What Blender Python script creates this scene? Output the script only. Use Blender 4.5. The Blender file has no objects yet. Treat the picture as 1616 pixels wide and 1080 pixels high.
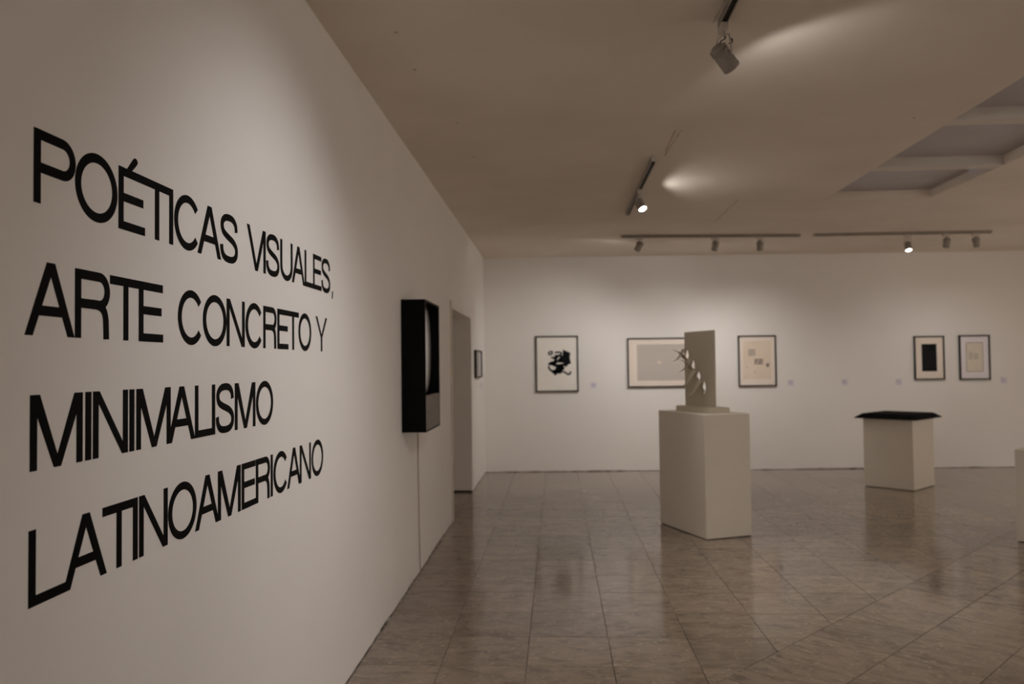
import bpy, bmesh, math, random
from mathutils import Vector, Matrix
random.seed(7)
scene = bpy.context.scene
COL = scene.collection

# ------------------------------------------------------------------ camera
CAM_H = 1.55
YAW, PITCH, ROLL = 0.0561125, 0.0289532, 0.0117974
FOCAL_PX = 1254.05
cam_data = bpy.data.cameras.new('camera')
cam_data.sensor_fit = 'HORIZONTAL'
cam_data.sensor_width = 36.0
cam_data.lens = FOCAL_PX * 36.0 / 1616.0
cam_data.clip_start = 0.05
cam_data.dof.use_dof = True
cam_data.dof.focus_distance = 2.35
cam_data.dof.aperture_fstop = 3.2
cam = bpy.data.objects.new('camera', cam_data)
COL.objects.link(cam)
fwd = Vector((-math.sin(YAW) * math.cos(PITCH), math.cos(YAW) * math.cos(PITCH), math.sin(PITCH)))
rgt = Vector((math.cos(YAW), math.sin(YAW), 0))
up = rgt.cross(fwd)
r2 = rgt * math.cos(ROLL) - up * math.sin(ROLL)
u2 = up * math.cos(ROLL) + rgt * math.sin(ROLL)
cam.matrix_world = Matrix(((r2.x, u2.x, -fwd.x, 0), (r2.y, u2.y, -fwd.y, 0), (r2.z, u2.z, -fwd.z, CAM_H), (0, 0, 0, 1)))
scene.camera = cam

# ------------------------------------------------------------------ world, exposure
world = bpy.data.worlds.new('dusk_sky')
scene.world = world
world.use_nodes = True
world.node_tree.nodes['Background'].inputs['Color'].default_value = (0.22, 0.34, 0.75, 1)
world.node_tree.nodes['Background'].inputs['Strength'].default_value = 0.6
vs = scene.view_settings
vs.view_transform = 'Standard'
vs.look = 'None'
vs.exposure = 0.0
vs.gamma = 1.0
vs.use_curve_mapping = False
scene.cycles.use_denoising = True
scene.cycles.max_bounces = 9
scene.cycles.diffuse_bounces = 8
scene.cycles.sample_clamp_indirect = 4.0
LAMP_COL = (1.0, 0.95, 0.92)

# ------------------------------------------------------------------ room numbers (metres)
WL = -1.0515                    # face of the left wall (x)
H = 3.1157                      # ceiling
BW0, BWS = 11.5516, 0.04444     # back wall: y = BW0 + BWS * x
XR, YR = 9.0, -3.6              # right wall, rear wall
BANG = math.atan(BWS)


def bwp(x, z, off=0.0):
    """point on the back wall at x, z, moved `off` metres into the room"""
    n = Vector((BWS, -1.0, 0)).normalized()
    return Vector((x, BW0 + BWS * x, z)) + n * off


# ------------------------------------------------------------------ materials
def mat_base(name, color, rough=0.6, spec=0.3, metal=0.0):
    m = bpy.data.materials.new(name)
    m.use_nodes = True
    b = m.node_tree.nodes['Principled BSDF']
    b.inputs['Base Color'].default_value = (*color, 1)
    b.inputs['Roughness'].default_value = rough
    b.inputs['Specular IOR Level'].default_value = spec
    b.inputs['Metallic'].default_value = metal
    return m


def node(m, typ, **kw):
    n = m.node_tree.nodes.new(typ)
    for k, v in kw.items():
        setattr(n, k, v)
    return n


def link(m, a, b):
    m.node_tree.links.new(a, b)


def mottled(name, c1, c2, rough=0.6, spec=0.3, scale=3.0, detail=4.0, bump=0.0, bscale=60.0, metal=0.0,
            lo=0.3, hi=0.7, stretch=(1, 1, 1), coords='Object'):
    m = mat_base(name, c1, rough, spec, metal)
    b = m.node_tree.nodes['Principled BSDF']
    tc = node(m, 'ShaderNodeTexCoord')
    mp = node(m, 'ShaderNodeMapping')
    mp.inputs['Scale'].default_value = stretch
    if coords == 'World':
        g = node(m, 'ShaderNodeNewGeometry')
        link(m, g.outputs['Position'], mp.inputs['Vector'])
    else:
        link(m, tc.outputs[coords], mp.inputs['Vector'])
    n = node(m, 'ShaderNodeTexNoise')
    n.inputs['Scale'].default_value = scale
    n.inputs['Detail'].default_value = detail
    link(m, mp.outputs[0], n.inputs['Vector'])
    r = node(m, 'ShaderNodeValToRGB')
    r.color_ramp.elements[0].position = lo
    r.color_ramp.elements[1].position = hi
    r.color_ramp.elements[0].color = (*c1, 1)
    r.color_ramp.elements[1].color = (*c2, 1)
    link(m, n.outputs[0], r.inputs[0])
    link(m, r.outputs[0], b.inputs['Base Color'])
    if bump:
        n2 = node(m, 'ShaderNodeTexNoise')
        n2.inputs['Scale'].default_value = bscale
        n2.inputs['Detail'].default_value = 3
        link(m, mp.outputs[0], n2.inputs['Vector'])
        bp = node(m, 'ShaderNodeBump')
        bp.inputs['Strength'].default_value = bump
        bp.inputs['Distance'].default_value = 0.01
        link(m, n2.outputs[0], bp.inputs['Height'])
        link(m, bp.outputs[0], b.inputs['Normal'])
    return m


def emitter(name, color, strength):
    m = bpy.data.materials.new(name)
    m.use_nodes = True
    b = m.node_tree.nodes['Principled BSDF']
    b.inputs['Base Color'].default_value = (0.9, 0.88, 0.82, 1)
    b.inputs['Emission Color'].default_value = (*color, 1)
    b.inputs['Emission Strength'].default_value = strength
    return m


def tile_material(name, ang, ox, oy, size):
    m = mat_base(name, (0.2, 0.17, 0.14), 0.12, 0.62)
    b = m.node_tree.nodes['Principled BSDF']
    g = node(m, 'ShaderNodeNewGeometry')
    sub = node(m, 'ShaderNodeVectorMath', operation='SUBTRACT')
    sub.inputs[1].default_value = (ox, oy, 0)
    link(m, g.outputs['Position'], sub.inputs[0])
    rot = node(m, 'ShaderNodeVectorRotate', rotation_type='Z_AXIS')
    rot.inputs['Angle'].default_value = -ang
    link(m, sub.outputs[0], rot.inputs['Vector'])
    sc = node(m, 'ShaderNodeVectorMath', operation='SCALE')
    sc.inputs['Scale'].default_value = 1.0 / size
    link(m, rot.outputs[0], sc.inputs[0])
    fl = node(m, 'ShaderNodeVectorMath', operation='FLOOR')
    link(m, sc.outputs[0], fl.inputs[0])
    wn = node(m, 'ShaderNodeTexWhiteNoise', noise_dimensions='2D')
    link(m, fl.outputs[0], wn.inputs['Vector'])
    off = node(m, 'ShaderNodeVectorMath', operation='MULTIPLY_ADD')
    off.inputs[1].default_value = (7, 7, 7)
    link(m, wn.outputs['Color'], off.inputs[0])
    link(m, rot.outputs[0], off.inputs[2])
    mp = node(m, 'ShaderNodeMapping')
    mp.inputs['Scale'].default_value = (5.5, 11.0, 1)
    link(m, off.outputs[0], mp.inputs['Vector'])
    n1 = node(m, 'ShaderNodeTexNoise')
    n1.inputs['Scale'].default_value = 1.0
    n1.inputs['Detail'].default_value = 9
    n1.inputs['Roughness'].default_value = 0.62
    n1.inputs['Distortion'].default_value = 1.1
    link(m, mp.outputs[0], n1.inputs['Vector'])
    ramp = node(m, 'ShaderNodeValToRGB')
    e = ramp.color_ramp.elements
    e[0].position = 0.30
    e[0].color = (0.150, 0.112, 0.083, 1)
    e[1].position = 0.72
    e[1].color = (0.345, 0.278, 0.215, 1)
    mid = ramp.color_ramp.elements.new(0.44)
    mid.color = (0.240, 0.186, 0.140, 1)
    link(m, n1.outputs[0], ramp.inputs[0])
    # small pale flecks
    n2 = node(m, 'ShaderNodeTexNoise')
    n2.inputs['Scale'].default_value = 34
    n2.inputs['Detail'].default_value = 2
    link(m, off.outputs[0], n2.inputs['Vector'])
    r2_ = node(m, 'ShaderNodeValToRGB')
    r2_.color_ramp.elements[0].position = 0.60
    r2_.color_ramp.elements[1].position = 0.74
    link(m, n2.outputs[0], r2_.inputs[0])
    mx = node(m, 'ShaderNodeMix', data_type='RGBA')
    link(m, r2_.outputs[0], mx.inputs['Factor'])
    link(m, ramp.outputs[0], mx.inputs[6])
    mx.inputs[7].default_value = (0.39, 0.33, 0.265, 1)
    # per tile lightness
    hv = node(m, 'ShaderNodeHueSaturation')
    ml = node(m, 'ShaderNodeMapRange')
    ml.inputs['To Min'].default_value = 0.86
    ml.inputs['To Max'].default_value = 1.12
    link(m, wn.outputs['Value'], ml.inputs['Value'])
    link(m, ml.outputs[0], hv.inputs['Value'])
    link(m, mx.outputs[2], hv.inputs['Color'])
    link(m, hv.outputs[0], b.inputs['Base Color'])
    rr = node(m, 'ShaderNodeMapRange')
    rr.inputs['To Min'].default_value = 0.07
    rr.inputs['To Max'].default_value = 0.17
    link(m, n1.outputs[0], rr.inputs['Value'])
    link(m, rr.outputs[0], b.inputs['Roughness'])
    n3 = node(m, 'ShaderNodeTexNoise')
    n3.inputs['Scale'].default_value = 26
    n3.inputs['Detail'].default_value = 3
    link(m, off.outputs[0], n3.inputs['Vector'])
    bp = node(m, 'ShaderNodeBump')
    bp.inputs['Strength'].default_value = 0.06
    bp.inputs['Distance'].default_value = 0.004
    link(m, n3.outputs[0], bp.inputs['Height'])
    link(m, bp.outputs[0], b.inputs['Normal'])
    return m


WALL_A, WALL_B = (0.875, 0.848, 0.81), (0.90, 0.873, 0.835)
M = {}
M['wall'] = mottled('wall_paint', WALL_A, WALL_B, 0.75, 0.2, 1.3, 3, 0.12, 9.0, coords='World')
M['ceiling'] = mottled('ceiling_paint', (0.77, 0.695, 0.60), (0.83, 0.755, 0.66), 0.8, 0.15, 1.1, 6, 0.15, 6.0, coords='World', lo=0.35, hi=0.6)
M['beam'] = mottled('skylight_bar_paint', (0.68, 0.635, 0.58), (0.74, 0.70, 0.64), 0.7, 0.2, 4, 3)
M['pane'] = mottled('milky_pane', (0.44, 0.42, 0.43), (0.52, 0.50, 0.52), 0.45, 0.4, 2, 4)
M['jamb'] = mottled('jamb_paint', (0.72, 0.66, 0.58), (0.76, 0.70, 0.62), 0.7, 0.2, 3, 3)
M['grout'] = mottled('grout', (0.045, 0.037, 0.030), (0.24, 0.20, 0.165), 0.9, 0.1, 1.7, 5, lo=0.45, hi=0.68, coords='World')
M['mortar'] = mottled('mortar', (0.10, 0.085, 0.07), (0.40, 0.36, 0.33), 0.9, 0.1, 11, 4, lo=0.4, hi=0.62, coords='World')
M['gap'] = mat_base('dark_gap', (0.02, 0.017, 0.014), 0.9, 0.1)
M['vinyl'] = mat_base('black_vinyl', (0.0035, 0.0032, 0.003), 0.6, 0.06)
M['pedestal'] = mottled('pedestal_paint', (0.825, 0.77, 0.675), (0.85, 0.795, 0.70), 0.55, 0.3, 2.2, 3, 0.03, 30)
M['sculpture'] = mottled('sculpture_enamel', (0.585, 0.53, 0.425), (0.625, 0.57, 0.46), 0.45, 0.4, 5, 3)
M['black_box'] = mottled('black_lacquer', (0.002, 0.002, 0.002), (0.004, 0.0038, 0.0035), 0.5, 0.08, 6, 3)
M['black_felt'] = mottled('black_felt', (0.003, 0.003, 0.0032), (0.009, 0.0088, 0.0092), 0.9, 0.06, 30, 3)
M['steel'] = mottled('brushed_steel', (0.60, 0.575, 0.55), (0.76, 0.74, 0.72), 0.27, 0.5, 9, 4, metal=1.0, stretch=(1, 1, 12))
M['zinc'] = mottled('zinc_plate', (0.15, 0.125, 0.105), (0.235, 0.20, 0.17), 0.55, 0.2, 26, 5, metal=0.1)
M['frame'] = mottled('black_frame_wood', (0.016, 0.011, 0.009), (0.03, 0.022, 0.017), 0.5, 0.3, 14, 3)
M['paper'] = mottled('paper', (0.92, 0.885, 0.82), (0.94, 0.905, 0.84), 0.8, 0.1, 8, 2)
M['paper_pink'] = mottled('cream_paper', (0.90, 0.80, 0.705), (0.92, 0.82, 0.725), 0.8, 0.1, 8, 2)
M['paper_tan'] = mottled('aged_paper', (0.80, 0.68, 0.55), (0.87, 0.745, 0.615), 0.8, 0.1, 5, 3)
M['paper_lav'] = mottled('cool_mat_board', (0.85, 0.81, 0.84), (0.87, 0.83, 0.86), 0.8, 0.1, 8, 2)
M['paper_green'] = mottled('yellowed_sheet', (0.74, 0.68, 0.56), (0.79, 0.73, 0.61), 0.8, 0.1, 6, 3)
M['grey_print'] = mottled('fine_grey_print', (0.56, 0.505, 0.455), (0.63, 0.57, 0.515), 0.8, 0.1, 90, 3)
M['faint_print'] = mottled('faint_print', (0.58, 0.54, 0.45), (0.66, 0.61, 0.51), 0.8, 0.1, 60, 2)
M['grey_ink'] = mat_base('grey_ink', (0.56, 0.48, 0.395), 0.8, 0.1)
M['mid_ink'] = mottled('typed_ink', (0.20, 0.165, 0.135), (0.52, 0.445, 0.365), 0.8, 0.1, 60, 2, lo=0.45, hi=0.6)
M['ink'] = mat_base('black_ink', (0.003, 0.003, 0.0033), 0.8, 0.03)
M['ink_soft'] = mat_base('charcoal_ink', (0.011, 0.011, 0.0125), 0.8, 0.03)
M['card'] = mottled('caption_card', (0.76, 0.73, 0.79), (0.80, 0.77, 0.83), 0.6, 0.2, 12, 2)
M['card_text'] = mat_base('caption_print', (0.46, 0.43, 0.50), 0.7, 0.1)
M['track'] = mottled('track_aluminium', (0.27, 0.235, 0.195), (0.34, 0.30, 0.25), 0.5, 0.4, 20, 2)
M['track_slot'] = mat_base('track_slot', (0.025, 0.02, 0.016), 0.7, 0.2)
M['lamp_body'] = mottled('lamp_housing', (0.33, 0.30, 0.265), (0.39, 0.355, 0.315), 0.45, 0.4, 25, 2)
M['lamp_plastic'] = mat_base('adapter_plastic', (0.60, 0.55, 0.49), 0.5, 0.4)
M['lens'] = emitter('lit_lens', (1.0, 0.95, 0.88), 18.0)
M['wire'] = mat_base('black_wire', (0.012, 0.01, 0.009), 0.5, 0.3)
M['cable'] = mat_base('brown_cable', (0.40, 0.32, 0.24), 0.6, 0.3)
M['scar'] = mottled('ceiling_scar', (0.47, 0.40, 0.33), (0.66, 0.59, 0.51), 0.9, 0.1, 14, 3, coords='World')
# clear picture glass: mostly see-through with a faint sheen
gm = bpy.data.materials.new('picture_glass')
gm.use_nodes = True
nt = gm.node_tree
nt.nodes.remove(nt.nodes['Principled BSDF'])
tr = nt.nodes.new('ShaderNodeBsdfTransparent')
gl = nt.nodes.new('ShaderNodeBsdfGlossy')
gl.inputs['Roughness'].default_value = 0.04
fr = nt.nodes.new('ShaderNodeFresnel')
fr.inputs['IOR'].default_value = 1.12
geo = nt.nodes.new('ShaderNodeNewGeometry')
ior = nt.nodes.new('ShaderNodeMapRange')
ior.inputs['To Min'].default_value = 1.12
ior.inputs['To Max'].default_value = 1 / 1.12
nt.links.new(geo.outputs['Backfacing'], ior.inputs['Value'])
nt.links.new(ior.outputs[0], fr.inputs['IOR'])
ms = nt.nodes.new('ShaderNodeMixShader')
nt.links.new(fr.outputs[0], ms.inputs[0])
nt.links.new(tr.outputs[0], ms.inputs[1])
nt.links.new(gl.outputs[0], ms.inputs[2])
nt.links.new(ms.outputs[0], nt.nodes['Material Output'].inputs['Surface'])
M['glass'] = gm


# ------------------------------------------------------------------ mesh helpers
def mesh_obj(name, verts, faces, mat, parent=None, loc=(0, 0, 0), rotz=0.0, smooth=False):
    me = bpy.data.meshes.new(name)
    me.from_pydata([tuple(v) for v in verts], [], faces)
    bm = bmesh.new()
    bm.from_mesh(me)
    bmesh.ops.recalc_face_normals(bm, faces=bm.faces)
    bm.to_mesh(me)
    bm.free()
    if smooth:
        for p in me.polygons:
            p.use_smooth = True
    me.materials.append(mat)
    o = bpy.data.objects.new(name, me)
    COL.objects.link(o)
    o.parent = parent
    o.location = loc
    o.rotation_euler = (0, 0, rotz)
    return o


class MB:
    """collects shapes for one mesh"""
    def __init__(s):
        s.v, s.f = [], []

    def add(s, v, f):
        k = len(s.v)
        s.v += [tuple(p) for p in v]
        s.f += [tuple(i + k for i in q) for q in f]
        return s

    def box(s, x0, x1, y0, y1, z0, z1):
        v = [(x0, y0, z0), (x1, y0, z0), (x1, y1, z0), (x0, y1, z0), (x0, y0, z1), (x1, y0, z1), (x1, y1, z1), (x0, y1, z1)]
        return s.add(v, [(0, 3, 2, 1), (4, 5, 6, 7), (0, 1, 5, 4), (1, 2, 6, 5), (2, 3, 7, 6), (3, 0, 4, 7)])

    def prism(s, poly, axis_fn, a, b):
        """extrude a 2d polygon; axis_fn(p, q, t) -> 3d point"""
        n = len(poly)
        v = [axis_fn(p, q, a) for p, q in poly] + [axis_fn(p, q, b) for p, q in poly]
        f = [tuple(range(n)), tuple(range(2 * n - 1, n - 1, -1))]
        f += [(i, (i + 1) % n, n + (i + 1) % n, n + i) for i in range(n)]
        return s.add(v, f)

    def tube(s, pts, r, n=8, r2=None):
        pts = [Vector(p) for p in pts]
        rings = []
        for i, p in enumerate(pts):
            d = (pts[min(i + 1, len(pts) - 1)] - pts[max(i - 1, 0)]).normalized()
            a = d.orthogonal().normalized() if i == 0 else (rings_a - d * rings_a.dot(d)).normalized()
            rings_a = a
            b = d.cross(a)
            rr = r if r2 is None else r + (r2 - r) * i / (len(pts) - 1)
            rings.append([p + (a * math.cos(2 * math.pi * k / n) + b * math.sin(2 * math.pi * k / n)) * rr for k in range(n)])
        v = [q for ring in rings for q in ring]
        f = []
        for i in range(len(pts) - 1):
            for k in range(n):
                f.append((i * n + k, i * n + (k + 1) % n, (i + 1) * n + (k + 1) % n, (i + 1) * n + k))
        f.append(tuple(range(n - 1, -1, -1)))
        f.append(tuple((len(pts) - 1) * n + k for k in range(n)))
        return s.add(v, f)

    def lathe(s, prof, n=24, close=False):
        """profile of (radius, height along +z)"""
        v, f = [], []
        for r, z in prof:
            for k in range(n):
                a = 2 * math.pi * k / n
                v.append((r * math.cos(a), r * math.sin(a), z))
        for i in range(len(prof) - 1):
            for k in range(n):
                f.append((i * n + k, i * n + (k + 1) % n, (i + 1) * n + (k + 1) % n, (i + 1) * n + k))
        if close:
            f.append(tuple(range(n - 1, -1, -1)))
            f.append(tuple((len(prof) - 1) * n + k for k in range(n)))
        return s.add(v, f)

    def build(s, name, mat, parent=None, loc=(0, 0, 0), rotz=0.0, smooth=False, bevel=0.0):
        o = mesh_obj(name, s.v, s.f, mat, parent, loc, rotz, smooth)
        if bevel:
            bm = bmesh.new()
            bm.from_mesh(o.data)
            bmesh.ops.bevel(bm, geom=list(bm.edges), offset=bevel, segments=2, affect='EDGES', profile=0.5)
            bm.to_mesh(o.data)
            bm.free()
        return o


def empty(name, loc=(0, 0, 0), rotz=0.0):
    o = bpy.data.objects.new(name, None)
    COL.objects.link(o)
    o.empty_display_size = 0.1
    o.location = loc
    o.rotation_euler = (0, 0, rotz)
    return o


def tag(o, label=None, category=None, group=None, kind=None):
    if label:
        o['label'] = label
    if category:
        o['category'] = category
    if group:
        o['group'] = group
    if kind:
        o['kind'] = kind
    return o


# ------------------------------------------------------------------ room shell
DY0, DY1, DZ = 7.87, 9.72, 2.13          # doorway in the left wall
YB_L = BW0 + BWS * WL
w = MB()
w.box(WL - 0.25, WL, YR, DY0, 0.006, H)
w.box(WL - 0.25, WL, DY0, DY1, DZ, H)
w.box(WL - 0.25, WL, DY1, YB_L + 0.1, 0.006, H)
wall_left = tag(w.build('wall_left', M['wall']), 'long off-white wall carrying the black lettering', kind='structure')
w = MB()
v = [bwp(WL - 0.3, 0.006), bwp(XR + 0.2, 0.006), bwp(XR + 0.2, H), bwp(WL - 0.3, H)]
v += [p + Vector((0, 0.25, 0)) for p in v]
w.add(v, [(0, 1, 2, 3), (7, 6, 5, 4), (0, 4, 5, 1), (1, 5, 6, 2), (2, 6, 7, 3), (3, 7, 4, 0)])
wall_back = tag(w.build('wall_back', M['wall']), 'far off-white wall hung with framed prints', kind='structure')
wall_right = tag(MB().box(XR, XR + 0.2, YR, BW0 + 0.7, 0.0, H).build('wall_right', M['wall']), kind='structure')
wall_rear = tag(MB().box(WL - 0.25, XR + 0.2, YR - 0.2, YR, 0.0, H).build('wall_rear', M['wall']), kind='structure')

# alcove behind the doorway
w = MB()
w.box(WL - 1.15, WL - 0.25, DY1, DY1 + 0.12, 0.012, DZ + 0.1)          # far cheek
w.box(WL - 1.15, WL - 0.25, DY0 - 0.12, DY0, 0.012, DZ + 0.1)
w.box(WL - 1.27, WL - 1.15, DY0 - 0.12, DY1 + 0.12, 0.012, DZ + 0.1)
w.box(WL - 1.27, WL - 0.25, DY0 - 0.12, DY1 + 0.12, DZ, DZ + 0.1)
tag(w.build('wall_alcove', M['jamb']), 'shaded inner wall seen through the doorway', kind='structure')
# slim casing along the near jamb of the doorway
tag(MB().box(WL - 0.02, WL + 0.014, DY0 - 0.055, DY0 + 0.004, 0.01, DZ + 0.07).build('trim_1', M['jamb'], bevel=0.003), 'thin upright casing along the near edge of the doorway', kind='structure')
# dark skirting line at the foot of the far cheek
tag(MB().box(WL - 1.1, WL - 0.005, DY1 - 0.012, DY1 - 0.002, 0.0, 0.022).build('trim_2', M['gap']), 'dark strip at the foot of the doorway reveal', kind='structure')

# ceiling with the skylight opening
SX0, SX1, SY0, SY1, SD = 2.605, 3.615, 2.75, 7.82, 0.082
c = MB()
c.box(WL - 1.3, SX0, YR - 0.2, BW0 + 0.8, H, H + 0.2)
c.box(SX1, XR + 0.2, YR - 0.2, BW0 + 0.8, H, H + 0.2)
c.box(SX0, SX1, YR - 0.2, SY0, H, H + 0.2)
c.box(SX0, SX1, SY1, BW0 + 0.8, H, H + 0.2)
ceiling = tag(c.build('ceiling', M['ceiling']), 'plain painted ceiling with lighting tracks and skylight', kind='structure')
# skylight: rim, cross bars, milky panes
rim = MB()
rim.box(SX0 - 0.05, SX1 + 0.05, SY0 - 0.05, SY0 + 0.01, H + SD, H + 0.24)
rim.box(SX0 - 0.05, SX0 + 0.01, SY0, SY1, H + SD, H + 0.24)
rim.box(SX0 - 0.05, SX1 + 0.05, SY1 - 0.01, SY1 + 0.05, H + SD, H + 0.24)
skylight = tag(rim.build('window_1', M['beam']), 'long ceiling skylight divided by painted cross bars', kind='structure')
bars = [(6.574, 6.70), (5.305, 5.435), (4.03, 4.16)]
for y0, y1 in bars:
    MB().box(SX0 + 0.001, SX1 - 0.001, y0, y1, H + 0.001, H + SD + 0.06).build('cross_bar', M['beam'], skylight, bevel=0.003)
edges = [SY1] + [q for b in bars for q in (b[1], b[0])] + [SY0]
for i in range(0, len(edges), 2):
    ya, yb = edges[i + 1] - 0.01, edges[i] + 0.01
    if i == 0:
        mp_ = MB()
        mp_.box(SX0 + 0.002, SX1 - 0.022, ya, yb, H + SD, H + SD + 0.012)
        mp_.box(SX1 - 0.022, SX1 - 0.001, ya + 0.42, yb, H + SD, H + SD + 0.012)
        mp_.build('pane', M['pane'], skylight)
    else:
        MB().box(SX0 + 0.002, SX1 - 0.001, ya, yb, H + SD, H + SD + 0.012).build('pane', M['pane'], skylight)

# marks left on the ceiling by removed tracks, and a few screw holes
for (x0, y0), (x1, y1), wd in [((1.773, 8.93), (1.762, 7.72), 0.016), ((0.816, 5.345), (0.82, 5.87), 0.012), ((0.853, 5.40), (0.832, 6.02), 0.009), ((0.74, 3.66), (0.755, 3.1), 0.008)]:
    n = 14
    L, Rr = [], []
    for k in range(n + 1):
        t = k / n
        ww = wd * (0.5 + 0.6 * random.random())
        x = x0 + (x1 - x0) * t
        L.append((x - ww / 2, y0 + (y1 - y0) * t, H - 0.0015))
        Rr.append((x + ww / 2, y0 + (y1 - y0) * t, H - 0.0015))
    vv = L + Rr + [(p[0], p[1], H + 0.01) for p in L + Rr]
    ff = [(k, k + 1, n + 2 + k, n + 1 + k) for k in range(n)]
    o = n + 1
    ff += [(k, k + 1, 2 * o + k + 1, 2 * o + k) for k in range(n)] + [(o + k, o + k + 1, 3 * o + k + 1, 3 * o + k) for k in range(n)]
    mesh_obj('paint_scar', vv, ff, M['scar'], ceiling)
for x, y in [(-0.732, 3.645), (-0.73, 4.118), (-0.405, 11.36), (0.945, 11.17), (1.411, 11.24), (2.326, 5.227), (0.856, 5.364), (0.849, 5.482), (-0.62, 5.05), (-0.6, 5.9)]:
    MB().lathe([(0.011, -0.002), (0.011, 0.01)], 8, True).build('screw_hole', M['scar'], ceiling, (x, y, H))

# ------------------------------------------------------------------ floor
TS, GAP = 0.444, 0.0035
OX, OY = -0.1765, 4.131
DA = math.radians(46.45)
DV = Vector((math.cos(DA), math.sin(DA)))
DN = Vector((math.sin(DA), -math.cos(DA)))
DC, DD = -2.17, 5.23
M['tile'] = tile_material('marbled_tile', 0.0, OX, OY, TS)
dorg = DV * DD + DN * DC
M['tile_diag'] = tile_material('marbled_tile_diagonal', DA - math.pi / 2, dorg.x, dorg.y, TS)

fb = MB()
fb.box(WL - 1.3, XR + 0.2, YR - 0.2, BW0 + 0.8, -0.12, -0.0022)
floor = tag(fb.build('floor', M['grout']), 'glossy marbled brown-grey tiled floor', kind='structure')


def clip(poly, n, c_):
    """keep n.p <= c"""
    out = []
    for i in range(len(poly)):
        a, b = poly[i], poly[(i + 1) % len(poly)]
        da, db = n[0] * a[0] + n[1] * a[1] - c_, n[0] * b[0] + n[1] * b[1] - c_
        if da <= 0:
            out.append(a)
        if (da < 0 < db) or (db < 0 < da):
            t = da / (da - db)
            out.append((a[0] + (b[0] - a[0]) * t, a[1] + (b[1] - a[1]) * t))
    return out


def area(poly):
    return 0.5 * abs(sum(poly[i][0] * poly[(i + 1) % len(poly)][1] - poly[(i + 1) % len(poly)][0] * poly[i][1] for i in range(len(poly))))


cinv = cam.matrix_world.inverted()


def pix(x, y):
    q = cinv @ Vector((x, y, 0))
    if q.z > -0.3:
        return None
    return (808 + FOCAL_PX * q.x / -q.z, 540 - FOCAL_PX * q.y / -q.z)


def screen_area(poly):
    pp = [pix(*p) for p in poly]
    if any(p is None for p in pp):
        return 0
    for n, c_ in (((-1, 0), 0), ((1, 0), 1616), ((0, -1), 0), ((0, 1), 1080)):
        pp = clip(pp, n, c_)
        if len(pp) < 3:
            return 0
    return area(pp)


def room_clip(poly):
    poly = clip(poly, (-1, 0), -(WL + 0.004))
    if poly:
        poly = clip(poly, (1, 0), XR)
    if poly:
        poly = clip(poly, (0, -1), -YR)
    if poly:
        poly = clip(poly, (-BWS, 1), BW0 - 0.004)
    return poly


hs = TS / 2 - GAP / 2
tiles = []          # (poly, full, centre, rot, diag)
for i in range(-3, 22):
    for j in range(-19, 19):
        cx, cy = OX + (i + 0.5) * TS, OY + (j + 0.5) * TS
        sq = [(cx - hs, cy - hs), (cx + hs, cy - hs), (cx + hs, cy + hs), (cx - hs, cy + hs)]
        p = room_clip(clip(sq, DN, DC - GAP / 2))
        if len(p) >= 3 and area(p) > 1e-4:
            tiles.append((p, abs(area(p) - area(sq)) < 1e-6, (cx, cy), 0.0, False))
for i in range(-6, -1):
    for j in range(8, 13):
        cx, cy = OX + (i + 0.5) * TS, OY + (j + 0.5) * TS
        sq = [(cx - hs, cy - hs), (cx + hs, cy - hs), (cx + hs, cy + hs), (cx - hs, cy + hs)]
        p = clip(sq, (1, 0), WL + 0.001)
        for n_, c_ in (((-1, 0), -(WL - 1.14)), ((0, -1), -DY0 - 0.003), ((0, 1), DY1 - 0.003)):
            p = clip(p, n_, c_) if p else p
        if len(p) >= 3 and area(p) > 1e-4:
            tiles.append((p, False, (cx, cy), 0.0, False))
for i in range(0, 32):
    for j in range(-34, 26):
        cc = DN * (DC + (i + 0.5) * TS) + DV * (DD + (j + 0.5) * TS)
        sq = [tuple(cc + DN * a * hs + DV * b * hs) for a, b in ((-1, -1), (1, -1), (1, 1), (-1, 1))]
        p = room_clip(sq)
        if len(p) >= 3 and area(p) > 1e-4:
            tiles.append((p, abs(area(p) - area(sq)) < 1e-6, tuple(cc), DA, True))


def tile_geo(poly, c0=(0, 0)):
    """chamfered slab from a ccw polygon"""
    if sum(poly[i][0] * poly[(i + 1) % len(poly)][1] - poly[(i + 1) % len(poly)][0] * poly[i][1] for i in range(len(poly))) < 0:
        poly = poly[::-1]
    n = len(poly)
    gx, gy = sum(p[0] for p in poly) / n, sum(p[1] for p in poly) / n
    rad = max(0.05, max(math.hypot(p[0] - gx, p[1] - gy) for p in poly))
    k = 1 - 0.0016 / rad
    v = [(gx + (p[0] - gx) * k - c0[0], gy + (p[1] - gy) * k - c0[1], 0) for p in poly]
    v += [(p[0] - c0[0], p[1] - c0[1], -0.0009) for p in poly]
    v += [(p[0] - c0[0], p[1] - c0[1], -0.006) for p in poly]
    f = [tuple(range(n))]
    for r in (0, n):
        f += [(r + i, r + n + i, r + n + (i + 1) % n, r + (i + 1) % n) for i in range(n)]
    return v, f


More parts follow.
